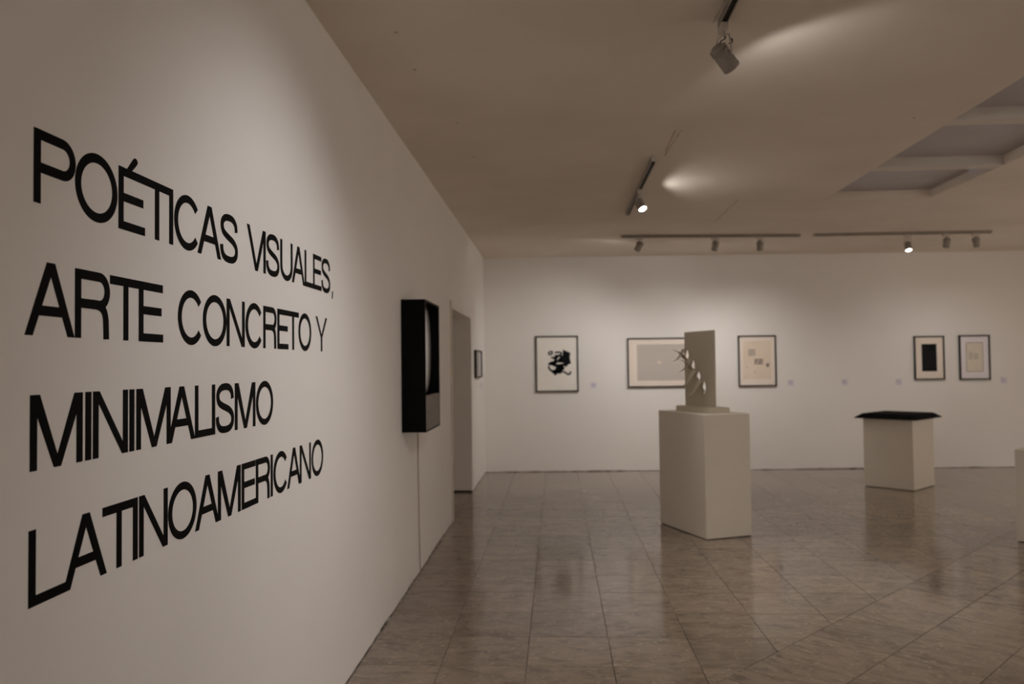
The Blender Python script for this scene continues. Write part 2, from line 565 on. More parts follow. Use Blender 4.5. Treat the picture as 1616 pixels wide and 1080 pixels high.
full_me = {}
for diag in (False, True):
    me = bpy.data.meshes.new('tile')
    v, f = tile_geo([(-hs, -hs), (hs, -hs), (hs, hs), (-hs, hs)])
    me.from_pydata(v, [], f)
    me.materials.append(M['tile_diag' if diag else 'tile'])
    full_me[diag] = me
ranked = sorted(tiles, key=lambda t: -screen_area(t[0]))
rest = {False: MB(), True: MB()}
for k, (p, full, cc, rot, diag) in enumerate(ranked):
    if k < 300 and screen_area(p) > 8:
        if full:
            me = full_me[diag]
        else:
            me = bpy.data.meshes.new('tile')
            v, f = tile_geo(p, cc)
            me.from_pydata(v, [], f)
            me.materials.append(M['tile_diag' if diag else 'tile'])
            rot = 0.0
        o = bpy.data.objects.new('tile', me)
        COL.objects.link(o)
        o.parent = floor
        o.location = (cc[0], cc[1], random.uniform(-0.0003, 0.0003))
        o.rotation_euler = (0, 0, rot)
    else:
        rest[diag].add(*tile_geo(p))
tag(rest[False].build('tile_field', M['tile'], floor), kind='stuff')
tag(rest[True].build('tile_field', M['tile_diag'], floor), kind='stuff')

# ragged mortar along the foot of the left wall and back wall
def mortar(p0, p1, nrm, parent, n=90, lo=0.001, hi=0.013):
    p0, p1, nrm = Vector(p0), Vector(p1), Vector(nrm)
    vs_, fs_ = [], []
    wob = 0.5
    for k in range(n + 1):
        q = p0.lerp(p1, k / n)
        wob = min(1, max(0, wob + random.uniform(-0.35, 0.35)))
        o_ = lo + (hi - lo) * wob
        vs_ += [q + Vector((0, 0, 0.004 + 0.012 * wob)), q + nrm * o_ + Vector((0, 0, 0.001))]
        if k:
            fs_.append((2 * k - 2, 2 * k - 1, 2 * k + 1, 2 * k))
    return mesh_obj('mortar_line', vs_, fs_, M['mortar'], parent)


mortar((WL, 2.5, 0), (WL, DY0 - 0.06, 0), (1, 0, 0), wall_left, 150)
mortar((WL, DY1, 0), (WL, YB_L, 0), (1, 0, 0), wall_left, 30, 0.001, 0.006)
mortar(bwp(WL, 0), bwp(7.0, 0), (BWS, -1, 0), wall_back, 110, 0.001, 0.010)

# ------------------------------------------------------------------ lettering
ST = 0.147                      # stem width in cap heights


def arc(cx, cy, rx, ry, a0, a1, n=28):
    return [(cx + rx * math.cos(math.radians(a0 + (a1 - a0) * k / n)), cy + ry * math.sin(math.radians(a0 + (a1 - a0) * k / n))) for k in range(n + 1)]


def spline(pts, n=6):
    out = []
    P = [pts[0]] + list(pts) + [pts[-1]]
    for i in range(1, len(P) - 2):
        for k in range(n):
            t = k / n
            q = []
            for d in (0, 1):
                a, b, c_, e = P[i - 1][d], P[i][d], P[i + 1][d], P[i + 2][d]
                q.append(0.5 * (2 * b + (c_ - a) * t + (2 * a - 5 * b + 4 * c_ - e) * t * t + (3 * b - a - 3 * c_ + e) * t ** 3))
            out.append(tuple(q))
    out.append(tuple(pts[-1]))
    return out


def band(path, wd, closed=False):
    """quads of a constant-width stroke"""
    n = len(path)
    L, Rr = [], []
    for i in range(n):
        if closed:
            a, b = path[(i - 1) % n], path[(i + 1) % n]
        else:
            a, b = path[max(i - 1, 0)], path[min(i + 1, n - 1)]
        dx, dy = b[0] - a[0], b[1] - a[1]
        l = math.hypot(dx, dy) or 1
        nx, ny = -dy / l * wd / 2, dx / l * wd / 2
        L.append((path[i][0] + nx, path[i][1] + ny))
        Rr.append((path[i][0] - nx, path[i][1] - ny))
    return L, Rr, closed


def glyph(ch, W):
    s = ST
    t = 0.138
    polys, bands = [], []
    rect = lambda x0, x1, y0, y1: polys.append([(x0, y0), (x1, y0), (x1, y1), (x0, y1)])
    bar = lambda bx0, bx1, ty0, tx1, y0=0, y1=1: polys.append([(bx0, y0), (bx1, y0), (tx1, y1), (ty0, y1)])
    if ch == 'I':
        rect(0, W, 0, 1)
    elif ch == 'L':
        rect(0, s, 0, 1)
        rect(0, W, 0, t)
    elif ch == 'E':
        rect(0, s, 0, 1)
        rect(0, W, 0, t)
        rect(0, W * 0.93, 0.455, 0.455 + t)
        rect(0, W * 0.985, 1 - t, 1)
    elif ch == 'T':
        rect(0, W, 1 - t, 1)
        rect(W / 2 - s / 2, W / 2 + s / 2, 0, 1)
    elif ch == 'O':
        bands.append(band(arc(W / 2, 0.5, W / 2 - s / 2, 0.515 - t / 2, 0, 360, 48)[:-1], 0.143, True))
    elif ch == 'C':
        bands.append(band(arc(W * 0.515, 0.5, W * 0.515 - s / 2, 0.515 - t / 2, 38, 322, 44), 0.143))
    elif ch == 'S':
        k = [(0.905, 0.685), (0.865, 0.83), (0.71, 0.925), (0.49, 0.943), (0.28, 0.915), (0.14, 0.83), (0.115, 0.725), (0.175, 0.625), (0.33, 0.56), (0.52, 0.512), (0.73, 0.455),
             (0.88, 0.365), (0.918, 0.262), (0.875, 0.155), (0.735, 0.08), (0.50, 0.057), (0.255, 0.085), (0.115, 0.19), (0.082, 0.335)]
        bands.append(band(spline([(x * W, y) for x, y in k]), 0.143))
    elif ch == 'U':
        r = W / 2 - s / 2
        bands.append(band([(s / 2, 1), (s / 2, 0.7)] + arc(W / 2, 0.36, r, 0.375 - t / 2, 180, 360, 24) + [(W - s / 2, 0.7), (W - s / 2, 1)], 0.145))
    elif ch == 'P':
        rect(0, s, 0, 1)
        ry = (1 - 0.42) / 2
        rx = 0.30
        bands.append(band([(s * 0.5, 1 - t / 2), (W - rx - 0.12, 1 - t / 2)] + arc(W - rx, 1 - ry, rx - s / 2, ry - t / 2, 90, -90, 22) + [(W - rx - 0.12, 0.42 + t / 2), (s * 0.5, 0.42 + t / 2)], 0.14))
    elif ch == 'R':
        rect(0, s, 0, 1)
        ry = (1 - 0.44) / 2
        rx = 0.28
        bands.append(band([(s * 0.5, 1 - t / 2), (W - rx - 0.12, 1 - t / 2)] + arc(W - rx, 1 - ry, rx - s / 2, ry - t / 2, 90, -90, 22) + [(W - rx - 0.12, 0.44 + t / 2), (s * 0.5, 0.44 + t / 2)], 0.14))
        bands.append(band(spline([(W * 0.5, 0.51), (W * 0.68, 0.50), (W * 0.815, 0.43), (W * 0.872, 0.31), (W * 0.883, 0.17), (W * 0.89, 0.0)]), 0.143))
    elif ch == 'A':
        d, e_ = 0.162, 0.088
        bar(0, d, W / 2 - e_, W / 2 + e_)
        bar(W - d, W, W / 2 - e_, W / 2 + e_)
        f0, f1 = 0.27, 0.27 + t
        k = (W / 2 - e_) / 1.0
        polys.append([(k * f0 + 0.05, f0), (W - k * f0 - 0.05, f0), (W - k * f1 - 0.05, f1), (k * f1 + 0.05, f1)])
    elif ch == 'V':
        d, e_ = 0.16, 0.08
        bar(W / 2 - e_, W / 2 + e_, 0, d)
        bar(W / 2 - e_, W / 2 + e_, W - d, W)
    elif ch == 'N':
        d = 0.17
        rect(0, s, 0, 1)
        rect(W - s, W, 0, 1)
        bar(W - d, W, 0, d)
    elif ch == 'M':
        d, e_ = 0.20, 0.078
        rect(0, s, 0, 1)
        rect(W - s, W, 0, 1)
        bar(W / 2 - e_, W / 2 + e_, 0, d)
        bar(W / 2 - e_, W / 2 + e_, W - d, W)
    elif ch == 'Y':
        d = 0.165
        rect(W / 2 - s / 2, W / 2 + s / 2, 0, 0.44)
        bar(W / 2 - s / 2, W / 2 + s / 2, 0, d, 0.40, 1)
        bar(W / 2 - s / 2, W / 2 + s / 2, W - d, W, 0.40, 1)
    elif ch == ',':
        polys.append([(0, -0.13), (W * 0.62, -0.13), (W, 0.10), (W * 0.3, 0.10)])
    return polys, bands


def letter_mesh(ch, W, thick, accent=False):
    polys, bands = glyph(ch, W)
    if accent:
        polys.append([(0.29 * W, 0.985), (0.47 * W, 0.985), (0.60 * W, 1.075), (0.685 * W, 1.14), (0.71 * W, 1.175), (0.69 * W, 1.21), (0.65 * W, 1.23), (0.60 * W, 1.232), (0.55 * W, 1.215), (0.49 * W, 1.165)])
    mb = MB()
    P3 = lambda p, q, tt: (p, -tt, q)
    for k, po in enumerate(polys):
        mb.prism(po, P3, 0.0, thick + k * 0.00003 / 0.1525)
    for kb, (L, Rr, closed) in enumerate(bands):
        n = len(L)
        tt = thick + (0.0001 + 0.00006 * kb) / 0.1525
        v = [(p[0], -tt, p[1]) for p in L] + [(p[0], -tt, p[1]) for p in Rr] + [(p[0], 0, p[1]) for p in L] + [(p[0], 0, p[1]) for p in Rr]
        f = []
        for i in range(n if closed else n - 1):
            j = (i + 1) % n
            f += [(i, j, n + j, n + i), (2 * n + i, i, n * 0 + i, 2 * n + i)][:1]
            f += [(i, 2 * n + i, 2 * n + j, j), (n + i, n + j, 3 * n + j, 3 * n + i)]
        if not closed:
            f += [(0, n, 3 * n, 2 * n), (n - 1, 3 * n - 1, 4 * n - 1, 2 * n - 1)]
        mb.add(v, f)
    return mb


# (character, start y on the wall, width) for each line, baseline height
LINES = [
    (1.8915, 'P1.539 O1.677 #1.851 T1.966 I2.102 C2.130 A2.273 S2.430 V2.647 I2.799 S2.825 U2.974 A3.107 L3.268 E3.384 S3.505 ,3.668'),
    (1.6210, 'A1.514 R1.679 T1.815 E1.945 C2.152 O2.308 N2.479 C2.632 R2.796 E2.940 T3.050 O3.185 Y3.417'),
    (1.3480, 'M1.532 I1.719 N1.748 I1.902 M1.934 A2.093 L2.256 I2.370 S2.397 M2.542 O2.724'),
    (1.0780, 'L1.530 A1.641 T1.787 I1.919 N1.948 O2.097 A2.257 M2.412 E2.597 R2.722 I2.865 C2.893 A3.043 N3.195 O3.350'),
]
WID = dict(P=.141, O=.169, E=.1235, T=.140, I=.0225, C=.157, A=.164, S=.139, V=.172, U=.142, L=.121, N=.147, R=.136, Y=.173, M=.177)
WID[','] = 0.024
CAP = 0.1530
lettering = empty('wall_lettering', (WL, 1.5, 1.05))
tag(lettering, 'black vinyl exhibition title in four lines of capitals on the left wall', 'lettering')
for li, (zb, txt) in enumerate(LINES):
    for k, tok in enumerate(txt.split()):
        ch, y0 = tok[0], float(tok[1:])
        acc = ch == '#'
        if acc:
            ch = 'E'
        thick = (0.0007 + 0.0002 * (k % 2)) / CAP
        mb = letter_mesh(ch, WID[ch] / CAP, thick, acc)
        # local x -> wall y, local -y -> +x
        vv = [(-p[1] * CAP, p[0] * CAP, p[2] * CAP) for p in mb.v]
        o = mesh_obj('comma' if ch == ',' else 'letter', vv, mb.f, M['vinyl'], lettering, (0.0002, y0 - 1.5, zb - 1.05))
        o['label'] = 'black vinyl comma' if ch == ',' else 'black vinyl capital letter ' + ('E with accent' if acc else ch)

# ------------------------------------------------------------------ wall box with the steel disc
BX0, BX1, BY0, BY1, BZ0, BZ1 = WL + 0.002, WL + 0.166, 5.325, 5.965, 1.102, 2.003
box = tag(empty('relief_box', (WL, BY0, BZ0)), 'deep black wall box with a recessed steel disc above a grey metal plate', 'wall relief')
bl = lambda x, y, z: (x - WL, y - BY0, z - BZ0)


def lbox(mb, x0, x1, y0, y1, z0, z1):
    a, b = bl(x0, y0, z0), bl(x1, y1, z1)
    return mb.box(a[0], b[0], a[1], b[1], a[2], b[2])


T_ = 0.012
m_ = MB()
lbox(m_, BX0, BX1, BY0, BY0 + T_, BZ0, BZ1)
lbox(m_, BX0, BX1, BY1 - T_, BY1, BZ0, BZ1)
lbox(m_, BX0, BX1, BY0 + T_, BY1 - T_, BZ0, BZ0 + T_)
lbox(m_, BX0, BX1, BY0 + T_, BY1 - T_, BZ1 - T_, BZ1)
lbox(m_, BX0, BX0 + 0.012, BY0 + T_, BY1 - T_, BZ0 + T_, BZ1 - T_)
m_.build('case', M['black_box'], box)
lbox(MB(), BX1 - 0.03, BX1 - 0.002, BY0 + T_, BY1 - T_, BZ0 + T_, 1.347).build('face_plate', M['zinc'], box)['label'] = 'mottled grey metal plate'
# slightly domed disc standing in the recess
disc = MB()
rad, n = 0.318, 64
prof = [(0.0, 0.0), (rad, 0.0), (rad, 0.008)] + [(rad * (1 - 0.0 - k / 8), 0.008 + 0.016 * (1 - (1 - k / 8) ** 2)) for k in range(1, 9)]
dv, df = [], []
for r, hgt in prof[1:-1]:
    for k in range(n):
        a = 2 * math.pi * k / n
        dv.append((hgt, r * math.cos(a), r * math.sin(a)))
rows = len(prof) - 2
for i in range(rows - 1):
    for k in range(n):
        df.append((i * n + k, i * n + (k + 1) % n, (i + 1) * n + (k + 1) % n, (i + 1) * n + k))
df.append(tuple(range(n)))
dv.append((prof[-1][1], 0, 0))
df += [((rows - 1) * n + k, (rows - 1) * n + (k + 1) % n, len(dv) - 1) for k in range(n)]
d0 = bl(WL + 0.098, (BY0 + BY1) / 2 + 0.01, 1.672)
mesh_obj('disc', dv, df, M['steel'], box, d0, 0, True)['label'] = 'brushed steel disc'
lbox(MB(), BX0 + 0.012, WL + 0.1, (BY0 + BY1) / 2 - 0.02, (BY0 + BY1) / 2 + 0.04, 1.65, 1.70).build('disc_mount', M['black_box'], box)
cb = MB().tube([(WL + 0.006, 5.915, 1.10), (WL + 0.006, 5.92, 0.7), (WL + 0.005, 5.945, 0.35), (WL + 0.006, 5.965, 0.06), (WL + 0.009, 5.97, 0.012)], 0.0035, 8)
cb.build('power_cable', M['cable'])
tag(bpy.data.objects['power_cable'], 'thin brown cable running down the wall from the black box to the floor', 'cable')

# ------------------------------------------------------------------ pictures
def strip_frame(w_, h_, bw, dp):
    m = MB()
    x, z = w_ / 2, h_ / 2
    outer = [(-x, -z), (x, -z), (x, z), (-x, z)]
    inner = [(-x + bw, -z + bw), (x - bw, -z + bw), (x - bw, z - bw), (-x + bw, z - bw)]
    v = [(p[0], -dp, p[1]) for p in outer] + [(p[0], -dp, p[1]) for p in inner] + [(p[0], 0, p[1]) for p in outer] + [(p[0], 0, p[1]) for p in inner]
    f = []
    for i in range(4):
        j = (i + 1) % 4
        f += [(i, j, 4 + j, 4 + i), (8 + i, 8 + j, j, i), (4 + i, 4 + j, 12 + j, 12 + i), (8 + i, 12 + i, 12 + j, 8 + j)]
    return m.add(v, f)


def flat(poly, y0, y1):
    return MB().prism(poly, lambda p, q, t: (p, -t, q), y0, y1)


def rectp(x0, x1, z0, z1):
    return [(x0, z0), (x1, z0), (x1, z1), (x0, z1)]


def picture(name, label, w_, h_, loc, rz, mat_mat, bw=0.018, dp=0.032):
    t = tag(empty(name, loc, rz), label, 'picture', 'framed prints on the walls')
    strip_frame(w_, h_, bw, dp).build('frame', M['frame'], t)
    flat(rectp(-w_ / 2 + bw, w_ / 2 - bw, -h_ / 2 + bw, h_ / 2 - bw), 0.003, 0.018).build('backing_sheet', M[mat_mat], t)
    flat(rectp(-w_ / 2 + bw, w_ / 2 - bw, -h_ / 2 + bw, h_ / 2 - bw), 0.026, 0.028).build('glass', M['glass'], t)
    return t


def marks(t, name, polys, mat, y=0.0185):
    m = MB()
    for k, po in enumerate(polys):
        m.prism(po, lambda p, q, s_: (p, -s_, q), y - 0.0004, y + 0.0003 + 0.00002 * k)
    return m.build(name, M[mat], t)


def band_polys(path, wd):
    L, Rr, _ = band(path, wd)
    return [[L[i], L[i + 1], Rr[i + 1], Rr[i]] for i in range(len(L) - 1)]


# print of a black tangled form
p1 = picture('framed_print', 'black-framed white sheet with a tangled black ink form, nearest the room corner', 0.617, 0.81, bwp(0.0, 1.560), BANG, 'paper')
SC = 0.613 / 520.0
q = lambda pts: [((x - 455) * SC, -(y - 572) * SC) for x, y in pts]
marks(p1, 'ink_form', [
    q([(418, 468), (500, 455), (516, 470), (520, 560), (535, 600), (548, 625), (545, 640), (520, 660), (500, 698), (470, 690), (432, 712), (395, 682), (378, 650), (425, 645), (445, 615), (385, 590), (348, 590), (346, 570), (375, 545), (410, 540), (425, 520), (385, 500), (430, 490)]),
], 'ink')
marks(p1, 'ink_block', [q([(505, 470), (524, 470), (530, 398), (622, 440), (612, 500), (628, 570), (590, 585), (570, 610), (545, 605), (515, 570)])], 'ink_soft', 0.0187)
st = []
for pth, wd in [([(402, 420), (372, 424), (358, 432), (356, 450), (372, 460), (392, 450), (404, 430)], 14), ([(430, 436), (465, 430), (498, 432), (512, 446), (500, 460)], 15),
                ([(382, 500), (405, 494), (430, 500)], 14), ([(352, 600), (358, 628), (375, 648), (402, 668)], 17), ([(515, 668), (548, 676), (580, 698), (602, 702), (616, 688), (620, 668)], 15),
                ([(560, 600), (575, 606)], 12), ([(425, 700), (436, 712)], 14)]:
    L_, R_, _ = band(spline([((x - 455) * SC, -(y - 572) * SC) for x, y in pth], 4), wd * 1.35 * SC)
    marks(p1, 'ink_stroke', [L_ + R_[::-1]], 'ink', 0.0186)
marks(p1, 'paper_gap', [q([(455, 515), (478, 488), (496, 484), (476, 512), (460, 524)]), q([(445, 566), (470, 556), (520, 560), (538, 566), (500, 574), (452, 578)])], 'paper', 0.0191)

# landscape print, partly hidden by the sculpture
p2 = picture('framed_print', 'wide black-framed print with a plain grey field, partly hidden behind the sculpture', 0.985, 0.715, bwp(1.512, 1.5625), BANG, 'paper_pink')
marks(p2, 'grey_field', [rectp(-0.355, 0.345, -0.262, 0.262)], 'grey_print')
marks(p2, 'pale_fleck', [[(-0.035 + 0.026 * math.cos(k * 0.785), 0.0 + 0.018 * math.sin(k * 0.785)) for k in range(8)]], 'paper_tan', 0.019)
marks(p2, 'mat_line', [rectp(-0.44, 0.44, -0.318, -0.310), rectp(-0.44, -0.432, -0.31, 0.31)], 'paper_tan', 0.0188)

# tan sheet with small blocks of type
p3 = picture('framed_print', 'black-framed tan sheet with scattered small squares of type', 0.545, 0.735, bwp(2.888, 1.569), BANG, 'paper_pink')
S3 = 0.541 / 590.0
q3 = lambda x0, x1, y0, y1: rectp((x0 - 437) * S3, (x1 - 437) * S3, -(y1 - 545) * S3, -(y0 - 545) * S3)
marks(p3, 'sheet', [q3(215, 655, 228, 832)], 'paper_tan')
marks(p3, 'pale_square', [q3(298, 410, 358, 468)], 'grey_ink', 0.019)
marks(p3, 'type_block', [q3(392, 530, 515, 540), q3(395, 445, 545, 572), q3(455, 528, 543, 575), q3(392, 420, 577, 602), q3(432, 505, 578, 602), q3(512, 530, 580, 604)], 'mid_ink', 0.019)
marks(p3, 'small_square', [q3(575, 625, 585, 640)], 'mid_ink', 0.019)
for q_ in (q3(392, 412, 703, 733), q3(258, 284, 640, 656)):
    marks(p3, 'tiny_mark', [q_], 'grey_ink', 0.019)

# black rectangle print
p4 = picture('framed_print', 'narrow black-framed print of a solid black upright rectangle on the back wall', 0.432, 0.63, bwp(5.356, 1.5825), BANG, 'paper_pink')
marks(p4, 'black_rectangle', [rectp(-0.108, 0.108, -0.195, 0.2)], 'ink')
# pale sheet print
p5 = picture('framed_print', 'black-framed yellowish sheet in a pale mat, rightmost on the back wall', 0.437, 0.642, bwp(6.004, 1.582), BANG, 'paper_lav')
marks(p5, 'mat_edge', [rectp(-0.122, 0.122, -0.208, 0.218)], 'mid_ink')
marks(p5, 'sheet', [rectp(-0.114, 0.114, -0.20, 0.21)], 'paper_green', 0.0192)
marks(p5, 'faint_block', [rectp(-0.085, -0.03, -0.035, 0.085), rectp(-0.02, 0.055, -0.03, 0.06)], 'faint_print', 0.0196)
# print on the left wall beside the corner
p6 = picture('framed_print', 'small black-framed print with a black bar, on the left wall past the doorway', 0.74, 0.358, (WL, 10.43, 1.568), math.pi / 2, 'paper_lav', 0.02, 0.036)
marks(p6, 'black_rectangle', [rectp(-0.13, 0.10, -0.15, 0.15)], 'ink')

# caption cards
def card(label, loc, rz, w_=0.092, h_=0.092):
    t = tag(empty('caption_card', loc, rz), label, 'label card', 'caption cards beside the prints')
    flat(rectp(-w_ / 2, w_ / 2, -h_ / 2, h_ / 2), 0.0, 0.004).build('card', M['card'], t)
    rows_ = [rectp(-0.032, 0.008, 0.018, 0.025), rectp(-0.032, 0.022, 0.005, 0.011), rectp(-0.032, 0.016, -0.007, -0.002), rectp(-0.032, 0.02, -0.018, -0.013)]
    marks(t, 'print', rows_, 'card_text', 0.0042)


for lab, x, z in [('small pale caption card between the tangled ink print and the wide grey print', 0.528, 1.241),
                  ('small pale caption card just right of the tan sheet with type squares', 3.369, 1.245),
                  ('lone pale caption card midway along the bare stretch of back wall', 4.143, 1.245),
                  ('small pale caption card just left of the black rectangle print', 4.92, 1.241),
                  ('small pale caption card right of the rightmost framed print', 6.42, 1.246)]:
    card(lab, bwp(x, z), BANG)
card('small caption card on the left wall beside the corner', (WL, 11.0, 1.265), math.pi / 2, 0.2, 0.1)

# ------------------------------------------------------------------ pedestals
def pedestal(label, corner, ang, su, sv, h_, gap=0.006):
    t = tag(empty('pedestal', (corner[0], corner[1], 0), ang), label, 'pedestal', 'white pedestals')
    MB().box(0, su, 0, sv, gap, h_).build('body', M['pedestal'], t, bevel=0.003)
    MB().box(0.012, su - 0.012, 0.012, sv - 0.012, 0.0, gap + 0.002).build('plinth', M['gap'], t)
    return t


A1 = math.radians(21.8)
PED1 = 1.092
ped1 = pedestal('tall white pedestal carrying the cut metal sculpture', (1.283, 7.069), A1, 0.467, 0.812, PED1)
A2 = math.radians(45.0)
ped2 = pedestal('low white pedestal topped with a black slab', (4.200, 9.700), A2, 0.625, 0.59, 0.842)
A3 = math.radians(44.0)
c3 = Vector((3.885, 7.03))
ped3 = pedestal('white pedestal cut off by the right edge of the photo', tuple(c3 + Vector((math.sin(A3), -math.cos(A3))) * 0.6), A3, 0.6, 0.6, 0.78)

# black flared slab on the low pedestal
slab = tag(empty('black_slab', (4.200, 9.700, 0.842), A2), 'black felt-covered slab with flared sloping edges on the low pedestal', 'sculpture')
o_, hz = 0.072, 0.062
su, sv = 0.625, 0.59
v = []
for off, z in ((o_, 0.0), (o_ + 0.004, 0.006), (o_, 0.013), (0.012, hz - 0.008), (-0.006, hz - 0.001), (-0.03, hz)):
    v += [(-off, -off, z), (su + off, -off, z), (su + off, sv + off, z), (-off, sv + off, z)]
f = [(3, 2, 1, 0), (20, 21, 22, 23)]
for r in range(5):
    f += [(r * 4 + i, r * 4 + (i + 1) % 4, r * 4 + 4 + (i + 1) % 4, r * 4 + 4 + i) for i in range(4)]
mesh_obj('slab_body', v, f, M['black_felt'], slab)
MB().box(-o_ + 0.02, su + o_ - 0.02, -o_ + 0.02, sv + o_ - 0.02, -0.0005, 0.003).build('underside', M['gap'], slab)

# ------------------------------------------------------------------ cut sheet sculpture on the tall pedestal
eu = Vector((math.cos(A1), math.sin(A1)))
ev = Vector((-math.sin(A1), math.cos(A1)))
sb = Vector((1.283, 7.069)) + eu * 0.128 + ev * 0.117
sculpt = tag(empty('cut_sheet_sculpture', (sb.x, sb.y, PED1), A1), 'upright painted metal sheet with peeled curling cuts on a flat base', 'sculpture')
MB().box(0, 0.212, 0, 0.58, 0.0005, 0.05).build('base', M['sculpture'], sculpt, bevel=0.002)
# sheet in the plane x = const, y from near (0) to far, with four diamond openings
PX, PY0, PY1, PZ0, PZ1, PT = 0.088, 0.03, 0.555, 0.05, 0.755, 0.005
holes = [(0.508, 0.532, 0.032, 0.064), (0.40, 0.433, 0.034, 0.060), (0.31, 0.330, 0.034, 0.060), (0.218, 0.230, 0.030, 0.068)]
gridy = sorted(set([PY0, PY1] + [y + s_ * a for y, z, a, b in holes for s_ in (-1, 0, 1)]))
bm = bmesh.new()
# build the sheet as strips between holes: outline polygon with holes via triangle fill
edges_ = []
def loop(pts):
    vs_ = [bm.verts.new(p) for p in pts]
    return [bm.edges.new((vs_[i], vs_[(i + 1) % len(vs_)])) for i in range(len(vs_))]


outline = [(PX, PY0, PZ0), (PX, PY1, PZ0), (PX, PY1, PZ1), (PX, PY0, PZ1)]
edges_ += loop(outline)
for y, z, a, b in holes:
    edges_ += loop([(PX, y - a, z), (PX, y - a * 0.45, z + b * 0.62), (PX, y, z + b), (PX, y + a * 0.5, z + b * 0.5), (PX, y + a, z), (PX, y + a * 0.45, z - b * 0.62), (PX, y, z - b), (PX, y - a * 0.5, z - b * 0.5)])
bmesh.ops.triangle_fill(bm, use_beauty=True, use_dissolve=False, edges=edges_)
g = bmesh.ops.extrude_face_region(bm, geom=bm.faces[:])
bmesh.ops.translate(bm, vec=(PT, 0, 0), verts=[q_ for q_ in g['geom'] if isinstance(q_, bmesh.types.BMVert)])
bmesh.ops.recalc_face_normals(bm, faces=bm.faces)
me = bpy.data.meshes.new('sheet')
bm.to_mesh(me)
bm.free()
me.materials.append(M['sculpture'])
sh = bpy.data.objects.new('sheet', me)
COL.objects.link(sh)
sh.parent = sculpt


def petal(y, z, w0, path):
    """curved tapering tongue; path = [(outward, dy, dz)] from its root on the sheet"""
    P = spline([(a, b) for a, b, _ in path], 5), spline([(a, c_) for a, _, c_ in path], 5)
    n_ = len(P[0])
    v_, f_ = [], []
    for i in range(n_):
        t = i / (n_ - 1)
        hw = 1.5 * w0 * (1 - t) ** 0.65 * (0.75 + 0.5 * math.sin(math.pi * min(1, t * 1.4))) + 0.0012
        ox, dy, dz = P[0][i][0], P[0][i][1], P[1][i][1]
        i0, i1 = max(i - 1, 0), min(i + 1, n_ - 1)
        tx, tz = P[0][i1][0] - P[0][i0][0], P[1][i1][1] - P[1][i0][1]
        l = math.hypot(tx, tz) or 1
        nx, nz = -tz / l, tx / l
        for s_ in (-1, 1):
            for th in (0.0, 0.004):
                v_.append((PX - ox - nx * th, y + dy + s_ * hw, z + dz + nz * th))
    for i in range(n_ - 1):
        a, b = i * 4, i * 4 + 4
        f_ += [(a, a + 2, b + 2, b), (a + 1, b + 1, b + 3, a + 3), (a, b, b + 1, a + 1), (a + 2, a + 3, b + 3, b + 2)]
    f_ += [(0, 1, 3, 2), (n_ * 4 - 4, n_ * 4 - 2, n_ * 4 - 1, n_ * 4 - 3)]
    mesh_obj('petal', v_, f_, M['sculpture'], sculpt, smooth=False)


for k, (y, z, a, b) in enumerate(holes):
    if k >= 2:      # lower cuts: long tongue curling out and down, short one upward
        petal(y + a * 0.3, z + b * 0.75, 0.026, [(0, 0, 0), (0.035, 0.005, 0.0), (0.065, 0.012, -0.045), (0.10, 0.02, -0.10), (0.15, 0.03, -0.135)])
        petal(y + a * 0.5, z - b * 0.6, 0.02, [(0, 0, 0), (0.018, 0.004, 0.03), (0.03, 0.006, 0.07), (0.024, 0.004, 0.125)])
    else:
        petal(y, z + b * 0.8, 0.024, [(0, 0, 0), (0.03, 0.0, 0.005), (0.06, 0.004, -0.04), (0.10, 0.01, -0.09), (0.15, 0.012, -0.11)])
        petal(y, z - b * 0.75, 0.024, [(0, 0, 0), (0.03, 0.0, 0.02), (0.06, 0.004, 0.055), (0.10, 0.008, 0.085), (0.15, 0.01, 0.10)])

# ------------------------------------------------------------------ lighting tracks and spotlights
def track(label, p0, p1, slot_from=0.0, slot_to=1.0, conn=()):
    p0, p1 = Vector(p0), Vector(p1)
    d = p1 - p0
    L = d.length
    ang = math.atan2(d.y, d.x)
    t = tag(empty('lighting_track', (p0.x, p0.y, H), ang), label, 'lighting track', 'ceiling lighting tracks')
    m = MB()
    # inverted U rail
    m.box(0, L, -0.0175, 0.0175, -0.006, -0.0005)
    m.box(0, L, -0.0175, -0.0125, -0.033, -0.006)
    m.box(0, L, 0.0125, 0.0175, -0.033, -0.006)
    m.build('rail', M['track'], t)
    MB().box(L * slot_from + 0.004, L * slot_to - 0.004, -0.0122, 0.0122, -0.030, -0.0065).build('slot', M['track_slot'], t)
    for x in (0.0, L):
        MB().box(x - 0.006, x + 0.006, -0.019, 0.019, -0.035, -0.0005).build('end_cap', M['lamp_plastic'], t, bevel=0.002)
    for x in conn:
        MB().box(x - 0.05, x + 0.05, -0.020, 0.020, -0.037, -0.0005).build('connector', M['lamp_plastic'], t, bevel=0.003)
    return t


